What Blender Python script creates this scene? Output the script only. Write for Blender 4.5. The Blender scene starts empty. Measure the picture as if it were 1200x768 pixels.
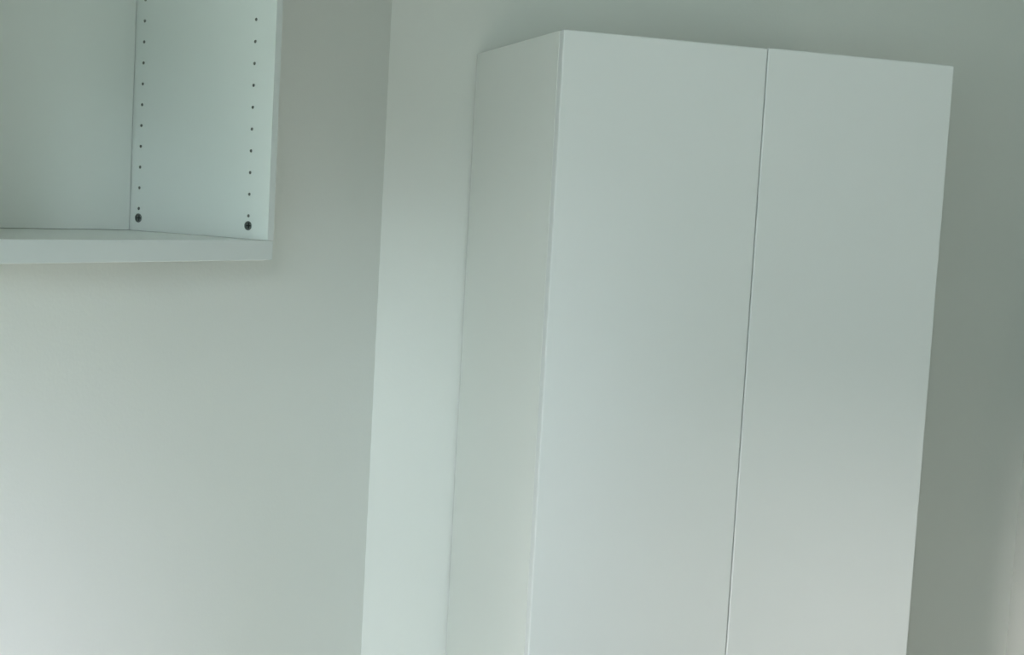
import bpy, bmesh, math
from mathutils import Matrix, Vector

S = bpy.context.scene
COL = S.collection

# ------------------------------------------------------------------ camera
CAM_H = 1.70
right = Vector((0.998451, 0.004796, 0.055433))
down = Vector((0.05564, -0.086061, -0.994735))
fwd = Vector((0.0, 0.996278, -0.086195))
cam_data = bpy.data.cameras.new('camera')
cam_data.sensor_width = 36.0
cam_data.lens = 1691.5 / 1200 * 36.0
cam_data.clip_start = 0.05
cam = bpy.data.objects.new('camera', cam_data)
COL.objects.link(cam)
M = Matrix((right, -down, -fwd)).transposed().to_4x4()
M.translation = Vector((0, 0, CAM_H))
cam.matrix_world = M
S.camera = cam

# ------------------------------------------------------------------ plan of the room
# two wall directions that meet at 136 degrees, fitted from the photograph
YAW_W, YAW_C = 1.2546, 0.4879
U = Vector((math.sin(YAW_W), math.cos(YAW_W)))          # along the back wall, to the right
V = Vector((-math.cos(YAW_W), math.sin(YAW_W)))         # into the back wall
EE = Vector((math.sin(YAW_C), math.cos(YAW_C)))         # along the left wall, away from camera
NN = Vector((math.cos(YAW_C), -math.sin(YAW_C)))        # out of the left wall
SC = 0.770
DEPTH_W = SC * 0.6765
A_W = Vector((0.0778, 3.2083)) * SC                     # front left corner of the wardrobe
B_W = A_W + V * (DEPTH_W + 0.005)                       # point on the back wall
K_C = Vector((-0.6046, 2.2563))                         # back right inner corner of the wall cabinet
Z_C = CAM_H - 0.0759                                    # its inside floor
BACK_OFF = 0.0168
W_C = K_C - NN * BACK_OFF                               # point on the left wall


def cross_lines(p, d, q, e):
    m = d.x * e.y - d.y * e.x
    t = ((q.x - p.x) * e.y - (q.y - p.y) * e.x) / m
    return p + d * t


C0 = cross_lines(W_C, EE, B_W, U)                       # corner left wall / back wall
C1 = B_W + U * 1.407                                    # corner back wall / right wall
L1 = C0 - EE * 5.4
R1 = C1 - V * 5.4
CEIL = 2.62
REAR = (R1 - L1).normalized()
REAR_IN = Vector((-REAR.y, REAR.x))                     # from the rear wall into the room
REAR_LEN = (R1 - L1).length
WIN_A, WIN_B, WIN_Z0, WIN_Z1 = 0.2, 3.4, 0.9, 2.2     # window in the rear wall

# ------------------------------------------------------------------ light
# outside the window: bright sunlit ground below the horizon, a softer sky above it
world = bpy.data.worlds.new('world')
S.world = world
world.use_nodes = True
wt = world.node_tree
bg = wt.nodes['Background']
w_tc = wt.nodes.new('ShaderNodeTexCoord')
w_sep = wt.nodes.new('ShaderNodeSeparateXYZ')
w_map = wt.nodes.new('ShaderNodeMapRange')
w_map.inputs['From Min'].default_value = -0.02
w_map.inputs['From Max'].default_value = 0.02
w_mix = wt.nodes.new('ShaderNodeMix')
w_mix.data_type = 'RGBA'
w_mix.inputs[6].default_value = (0.806, 0.998, 1.0, 1)
w_mix.inputs[7].default_value = (0.282, 0.40, 0.45, 1)
wt.links.new(w_tc.outputs['Generated'], w_sep.inputs[0])
wt.links.new(w_sep.outputs['Z'], w_map.inputs['Value'])
wt.links.new(w_map.outputs['Result'], w_mix.inputs[0])
wt.links.new(w_mix.outputs[2], bg.inputs['Color'])
bg.inputs['Strength'].default_value = 5.0

# portal in the window opening: it only guides the sampling of the outdoor light
win_mid = L1 + REAR * ((WIN_A + WIN_B) / 2)
al = bpy.data.lights.new('window_portal', 'AREA')
al.shape = 'RECTANGLE'
al.size = WIN_B - WIN_A
al.size_y = WIN_Z1 - WIN_Z0
al.cycles.is_portal = True
alo = bpy.data.objects.new('window_portal', al)
COL.objects.link(alo)
p = win_mid - REAR_IN * 0.05
alo.location = (p.x, p.y, (WIN_Z0 + WIN_Z1) / 2)
alo.rotation_euler = Vector((REAR_IN.x, REAR_IN.y, 0)).to_track_quat('-Z', 'Z').to_euler()


def sun_light(name, azimuth, elevation, rgb, spread):
    """azimuth measured from the normal of the back wall, degrees"""
    l = bpy.data.lights.new(name, 'SUN')
    l.energy = 5.0 * max(rgb)
    l.color = [c / max(rgb) for c in rgb]
    l.angle = math.radians(spread)
    o = bpy.data.objects.new(name, l)
    COL.objects.link(o)
    a = math.radians(azimuth)
    d = V * math.cos(a) + U * math.sin(a)
    o.rotation_euler = Vector((d.x, d.y, -math.tan(math.radians(elevation)))).to_track_quat('-Z', 'Y').to_euler()
    o.location = (-d.x * 8, -d.y * 8, 4)
    return l


sun = sun_light('sun', 12, 25, (2.25, 2.28, 2.68), 1)             # falls on the floor before the walls
# soft sun lamps added as low fill through the window, standing in for sky
fill = sun_light('low_fill_sun', 12, 7, (0.163, 0.181, 0.202), 8)
fill2 = sun_light('low_fill_sun', 50, 10, (0.30, 0.27, 0.27), 6)
fill3 = sun_light('low_fill_sun', 2, 13, (0.415, 0.375, 0.47), 8)

S.view_settings.view_transform = 'Standard'
S.view_settings.look = 'None'
S.view_settings.gamma = 1.0
S.view_settings.use_curve_mapping = False
S.view_settings.exposure = 0.0


# ------------------------------------------------------------------ materials
def material(name, color, rough=0.5, metal=0.0, vary=0.0, scale=8.0, bump=0.0, bump_scale=200.0, spec=0.5):
    m = bpy.data.materials.new(name)
    m.use_nodes = True
    nt = m.node_tree
    b = nt.nodes['Principled BSDF']
    b.inputs['Roughness'].default_value = rough
    b.inputs['Metallic'].default_value = metal
    b.inputs['Specular IOR Level'].default_value = spec
    tc = nt.nodes.new('ShaderNodeTexCoord')
    nz = nt.nodes.new('ShaderNodeTexNoise')
    nz.inputs['Scale'].default_value = scale
    nz.inputs['Detail'].default_value = 4
    nt.links.new(tc.outputs['Object'], nz.inputs['Vector'])
    mix = nt.nodes.new('ShaderNodeMix')
    mix.data_type = 'RGBA'
    mix.inputs[6].default_value = tuple(c * (1 - vary) for c in color) + (1,)
    mix.inputs[7].default_value = tuple(min(1, c * (1 + vary)) for c in color) + (1,)
    nt.links.new(nz.outputs['Fac'], mix.inputs[0])
    nt.links.new(mix.outputs[2], b.inputs['Base Color'])
    if bump:
        n2 = nt.nodes.new('ShaderNodeTexNoise')
        n2.inputs['Scale'].default_value = bump_scale
        n2.inputs['Detail'].default_value = 3
        nt.links.new(tc.outputs['Object'], n2.inputs['Vector'])
        bp = nt.nodes.new('ShaderNodeBump')
        bp.inputs['Strength'].default_value = bump
        bp.inputs['Distance'].default_value = 0.001
        nt.links.new(n2.outputs['Fac'], bp.inputs['Height'])
        nt.links.new(bp.outputs['Normal'], b.inputs['Normal'])
    return m


M_WALL = material('wall_paint', (0.74, 0.75, 0.71), 0.85, vary=0.012, scale=3, bump=0.25, bump_scale=160, spec=0.2)
M_CEIL = material('ceiling_paint', (0.86, 0.86, 0.83), 0.9, vary=0.01, scale=3, bump=0.1, spec=0.2)
M_FLOOR = material('floor_laminate', (0.62, 0.56, 0.46), 0.4, vary=0.10, scale=5)
M_DOOR = material('white_foil_front', (0.775, 0.785, 0.775), 0.38, vary=0.006, scale=2)
M_SIDE = material('white_melamine', (0.83, 0.84, 0.80), 0.38, vary=0.006, scale=2)
M_CAB = material('white_melamine_cabinet', (0.81, 0.84, 0.80), 0.22, vary=0.006, scale=2)
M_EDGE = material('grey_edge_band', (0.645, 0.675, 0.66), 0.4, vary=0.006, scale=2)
M_HOLE = material('raw_chipboard', (0.36, 0.37, 0.33), 0.9, vary=0.2, scale=300)
M_CAM = material('dark_zinc', (0.20, 0.22, 0.21), 0.35, metal=0.7, vary=0.1, scale=200)
M_CAMDARK = material('cam_slot_black', (0.015, 0.016, 0.016), 0.7)
M_FRAME = material('window_frame_white', (0.8, 0.8, 0.8), 0.4)


def glass_material():
    m = bpy.data.materials.new('window_glass')
    m.use_nodes = True
    nt = m.node_tree
    for n in list(nt.nodes):
        nt.nodes.remove(n)
    out = nt.nodes.new('ShaderNodeOutputMaterial')
    tr = nt.nodes.new('ShaderNodeBsdfTransparent')
    tr.inputs['Color'].default_value = (0.95, 0.98, 0.97, 1)
    gl = nt.nodes.new('ShaderNodeBsdfGlossy')
    gl.inputs['Roughness'].default_value = 0.02
    mx = nt.nodes.new('ShaderNodeMixShader')
    mx.inputs['Fac'].default_value = 0.06
    nt.links.new(tr.outputs[0], mx.inputs[1])
    nt.links.new(gl.outputs[0], mx.inputs[2])
    nt.links.new(mx.outputs[0], out.inputs['Surface'])
    return m


M_GLASS = glass_material()


# ------------------------------------------------------------------ mesh helpers
def link(name, bm, mats, parent=None, matrix=None, bevel=0.0, seg=2):
    bmesh.ops.recalc_face_normals(bm, faces=bm.faces)
    me = bpy.data.meshes.new(name)
    bm.to_mesh(me)
    bm.free()
    for m in (mats if isinstance(mats, (list, tuple)) else [mats]):
        me.materials.append(m)
    o = bpy.data.objects.new(name, me)
    COL.objects.link(o)
    if parent is not None:
        o.parent = parent
    if matrix is not None:
        o.matrix_local = matrix
    if bevel:
        md = o.modifiers.new('bevel', 'BEVEL')
        md.width = bevel
        md.segments = seg
        md.limit_method = 'ANGLE'
        for f in me.polygons:
            f.use_smooth = True
        md.harden_normals = True
    return o


def add_box(bm, x0, x1, y0, y1, z0, z1, mi=0):
    vs = [bm.verts.new(c) for c in ((x0, y0, z0), (x1, y0, z0), (x1, y1, z0), (x0, y1, z0),
                                    (x0, y0, z1), (x1, y0, z1), (x1, y1, z1), (x0, y1, z1))]
    for f in ((0, 3, 2, 1), (4, 5, 6, 7), (0, 1, 5, 4), (1, 2, 6, 5), (2, 3, 7, 6), (3, 0, 4, 7)):
        bm.faces.new([vs[i] for i in f]).material_index = mi


def box(*a):
    bm = bmesh.new()
    add_box(bm, *a)
    return bm


def add_prism(bm, pts, z0, z1):
    lo = [bm.verts.new((q.x, q.y, z0)) for q in pts]
    hi = [bm.verts.new((q.x, q.y, z1)) for q in pts]
    k = len(pts)
    bm.faces.new(lo[::-1])
    bm.faces.new(hi)
    for i in range(k):
        bm.faces.new((lo[i], lo[(i + 1) % k], hi[(i + 1) % k], hi[i]))


def frame2d(origin, xdir, z=0.0):
    """local x along xdir, local y to its left, at origin"""
    m = Matrix.Identity(4)
    m.col[0][:3] = (xdir.x, xdir.y, 0)
    m.col[1][:3] = (-xdir.y, xdir.x, 0)
    m.translation = Vector((origin.x, origin.y, z))
    return m


def empty(name, matrix, label, cat, group=None):
    o = bpy.data.objects.new(name, None)
    o.empty_display_size = 0.1
    COL.objects.link(o)
    o.matrix_world = matrix
    o['label'] = label
    o['category'] = cat
    if group:
        o['group'] = group
    return o


def structure(o):
    o['kind'] = 'structure'
    return o


# ------------------------------------------------------------------ room shell
T = 0.12
inner = [L1, C0, C1, R1]                                 # clockwise seen from above
cen = sum(inner, Vector((0, 0))) / 4


def out_normal(a, b):
    d = (b - a).normalized()
    nrm = Vector((-d.y, d.x))
    return nrm if nrm.dot(a - cen) > 0 else -nrm


edges = [(inner[i], inner[(i + 1) % 4]) for i in range(4)]
outer = []
for i in range(4):
    a0, b0 = edges[i - 1]
    a1, b1 = edges[i]
    n0, n1 = out_normal(a0, b0), out_normal(a1, b1)
    outer.append(cross_lines(a0 + n0 * T, b0 - a0, a1 + n1 * T, b1 - a1))

for i, nm in enumerate(('wall_left', 'wall_back', 'wall_right')):
    bm = bmesh.new()
    add_prism(bm, [inner[i], inner[i + 1], outer[i + 1], outer[i]], 0, CEIL)
    structure(link(nm, bm, M_WALL))

# rear wall with the window opening
bm = bmesh.new()
dO = -REAR_IN * T
pa, pb = L1 + REAR * WIN_A, L1 + REAR * WIN_B
add_prism(bm, [L1, pa, pa + dO, outer[0]], 0, CEIL)
add_prism(bm, [pb, R1, outer[3], pb + dO], 0, CEIL)
add_prism(bm, [pa, pb, pb + dO, pa + dO], 0, WIN_Z0)
add_prism(bm, [pa, pb, pb + dO, pa + dO], WIN_Z1, CEIL)
structure(link('wall_rear', bm, M_WALL))

bm = bmesh.new()
add_prism(bm, outer, -0.1, 0)
structure(link('floor', bm, M_FLOOR))
bm = bmesh.new()
add_prism(bm, outer, CEIL, CEIL + 0.1)
structure(link('ceiling', bm, M_CEIL))

# window in the rear wall (behind the camera, it gives the daylight)
ww, wh = WIN_B - WIN_A, WIN_Z1 - WIN_Z0
wf = structure(link('window_1', (lambda b: (add_box(b, 0, ww, -0.09, -0.03, 0, 0.05),
                                            add_box(b, 0, ww, -0.09, -0.03, wh - 0.05, wh),
                                            add_box(b, 0, 0.05, -0.09, -0.03, 0.05, wh - 0.05),
                                            add_box(b, ww - 0.05, ww, -0.09, -0.03, 0.05, wh - 0.05),
                                            add_box(b, ww / 2 - 0.03, ww / 2 + 0.03, -0.09, -0.03, 0.05, wh - 0.05),
                                            b)[-1])(bmesh.new()), M_FRAME, None, frame2d(pa, REAR, WIN_Z0)))
for x0, x1 in ((0.05, ww / 2 - 0.03), (ww / 2 + 0.03, ww - 0.05)):
    link('pane', box(x0, x1, -0.063, -0.057, 0.05, wh - 0.05), M_GLASS, wf)

# ------------------------------------------------------------------ two-door wardrobe
WW, WH = SC * 1.0, CAM_H + 0.385 * SC                    # width, height
DT, GAP, PT = 0.022, 0.0022, 0.018                       # door thickness, gap to the carcass, board thickness
wd = empty('wardrobe', frame2d(A_W, U, 0.0),
           'tall plain white two-door wardrobe without handles standing against the back wall', 'wardrobe')
yb, yf = DEPTH_W, DT + GAP                               # local y runs from the front (0) into the wall
PL = 0.08
link('side_panel', box(0.0007, PT, yf, yb, 0, WH), M_SIDE, wd, bevel=0.0012)
link('side_panel', box(WW - PT, WW - 0.0007, yf, yb, 0, WH), M_SIDE, wd, bevel=0.0012)
link('top_panel', box(PT, WW - PT, yf, yb - 0.006, WH - PT, WH - 0.0005), M_SIDE, wd, bevel=0.001)
link('bottom_panel', box(PT, WW - PT, yf, yb - 0.006, PL, PL + PT), M_SIDE, wd, bevel=0.001)
link('back_panel', box(PT, WW - PT, yb - 0.006, yb, PL, WH - PT), M_SIDE, wd)
link('plinth', box(PT, WW - PT, yf + 0.04, yf + 0.056, 0, PL), M_SIDE, wd)
link('shelf', box(PT, WW - PT, yf + 0.02, yb - 0.006, 1.50, 1.50 + PT), M_SIDE, wd)
half = WW / 2
HG = 0.0007                                              # half of the gap between the doors
for x0, x1, dz in ((0.0, half - HG, 0.0), (half + HG, WW, 0.0016)):
    link('door', box(x0, x1, 0, DT, PL + 0.003 + dz, WH + dz), M_DOOR, wd, bevel=0.0028, seg=3)

# ------------------------------------------------------------------ open wall cabinet on the left wall
CD, BT, ST = 0.2687, 0.029, 0.0138                       # inside depth, bottom thickness, side thickness
CW, CH = 0.565, 0.70                                      # inside width, inside height
BP = 0.006                                               # back panel thickness
# local x along the wall away from the camera, local y INTO the wall; origin at the right inner back corner
cb = empty('wall_cabinet', frame2d(K_C, EE, Z_C - BT),
           'open white wall cabinet without doors hung on the left wall', 'cabinet')


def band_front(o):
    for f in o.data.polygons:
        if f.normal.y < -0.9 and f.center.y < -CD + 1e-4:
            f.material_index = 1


yF = -CD                                                 # front edge
yW = BACK_OFF - 0.001                                    # touches the wall
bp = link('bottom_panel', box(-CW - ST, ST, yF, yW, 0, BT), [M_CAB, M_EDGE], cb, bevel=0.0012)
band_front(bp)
link('top_panel', box(-CW, 0, yF, yW, BT + CH, BT + CH + 0.018), M_CAB, cb, bevel=0.001)
link('back_panel', box(-CW + 0.0018, -0.0018, 0, BP, BT + 0.0007, BT + CH - 0.0012), M_CAB, cb)
link('mounting_rail', box(-CW, 0, BP, yW, BT + CH - 0.1, BT + CH), M_CAB, cb)

HOLE_Y = (yF + 0.037, -0.0169)
HOLE_Z = [BT + 0.0345 + 0.032 * k for k in range(21)]
CAM_Z = BT + 0.0345 - 0.0147
panels = []


def side_panel(xin, xout):
    """side board with two rows of real drilled shelf-pin holes in its inner face"""
    s = 1 if xout > xin else -1
    lo, hi = min(xin, xout), max(xin, xout)
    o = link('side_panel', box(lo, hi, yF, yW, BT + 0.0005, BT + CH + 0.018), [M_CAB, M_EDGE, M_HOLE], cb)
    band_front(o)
    cut = bmesh.new()
    for y in HOLE_Y:
        for z in HOLE_Z + [CAM_Z]:
            r, dp = (0.0024, 0.005) if z != CAM_Z else (0.0068, 0.009)
            bmesh.ops.create_cone(cut, cap_ends=True, segments=20, radius1=r, radius2=r, depth=2 * dp,
                                  matrix=Matrix.Translation((xin, y, z)) @ Matrix.Rotation(math.pi / 2, 4, 'Y'))
    for f in cut.faces:
        f.material_index = 2
    c = link('cutter', cut, [M_CAB, M_EDGE, M_HOLE], cb)
    md = o.modifiers.new('holes', 'BOOLEAN')
    md.object = c
    md.operation = 'DIFFERENCE'
    md.solver = 'EXACT'
    bpy.context.view_layer.update()
    me = bpy.data.meshes.new_from_object(o.evaluated_get(bpy.context.evaluated_depsgraph_get()))
    o.modifiers.clear()
    o.data = me
    bpy.data.objects.remove(c)
    panels.append(o)
    # dark cam fittings sunk in the panel, with a slotted disc
    for y in HOLE_Y:
        fm = bmesh.new()
        m = Matrix.Translation((xin + s * 0.0035, y, CAM_Z)) @ Matrix.Rotation(math.pi / 2, 4, 'Y')
        bmesh.ops.create_cone(fm, cap_ends=True, segments=28, radius1=0.0063, radius2=0.0063, depth=0.004, matrix=m)
        ft = link('cam_fitting', fm, M_CAM, o)
        rm = bmesh.new()
        n = 28
        rings = []
        for rr, dx in ((0.0069, 0.0004), (0.0069, -0.0005), (0.0064, -0.0009), (0.0056, -0.0005), (0.0054, 0.0012)):
            rings.append([rm.verts.new((xin + s * dx, y + rr * math.cos(2 * math.pi * k / n),
                                        CAM_Z + rr * math.sin(2 * math.pi * k / n))) for k in range(n)])
        for q in range(4):
            for k in range(n):
                rm.faces.new((rings[q][k], rings[q][(k + 1) % n], rings[q + 1][(k + 1) % n], rings[q + 1][k]))
        for k in range(n):
            rm.faces.new((rings[4][k], rings[4][(k + 1) % n], rings[0][(k + 1) % n], rings[0][k]))
        link('rim', rm, M_CAM, ft)
        sm = bmesh.new()
        xs = xin + s * 0.0013
        add_box(sm, xs - 0.0004, xs + 0.0004, y - 0.0042, y + 0.0042, CAM_Z - 0.0008, CAM_Z + 0.0008)
        add_box(sm, xs - 0.0004, xs + 0.0004, y - 0.0008, y + 0.0008, CAM_Z - 0.0042, CAM_Z + 0.0042)
        link('screw_slot', sm, M_CAMDARK, ft)
    return o


side_panel(0.0, ST)
side_panel(-CW, -CW - ST)
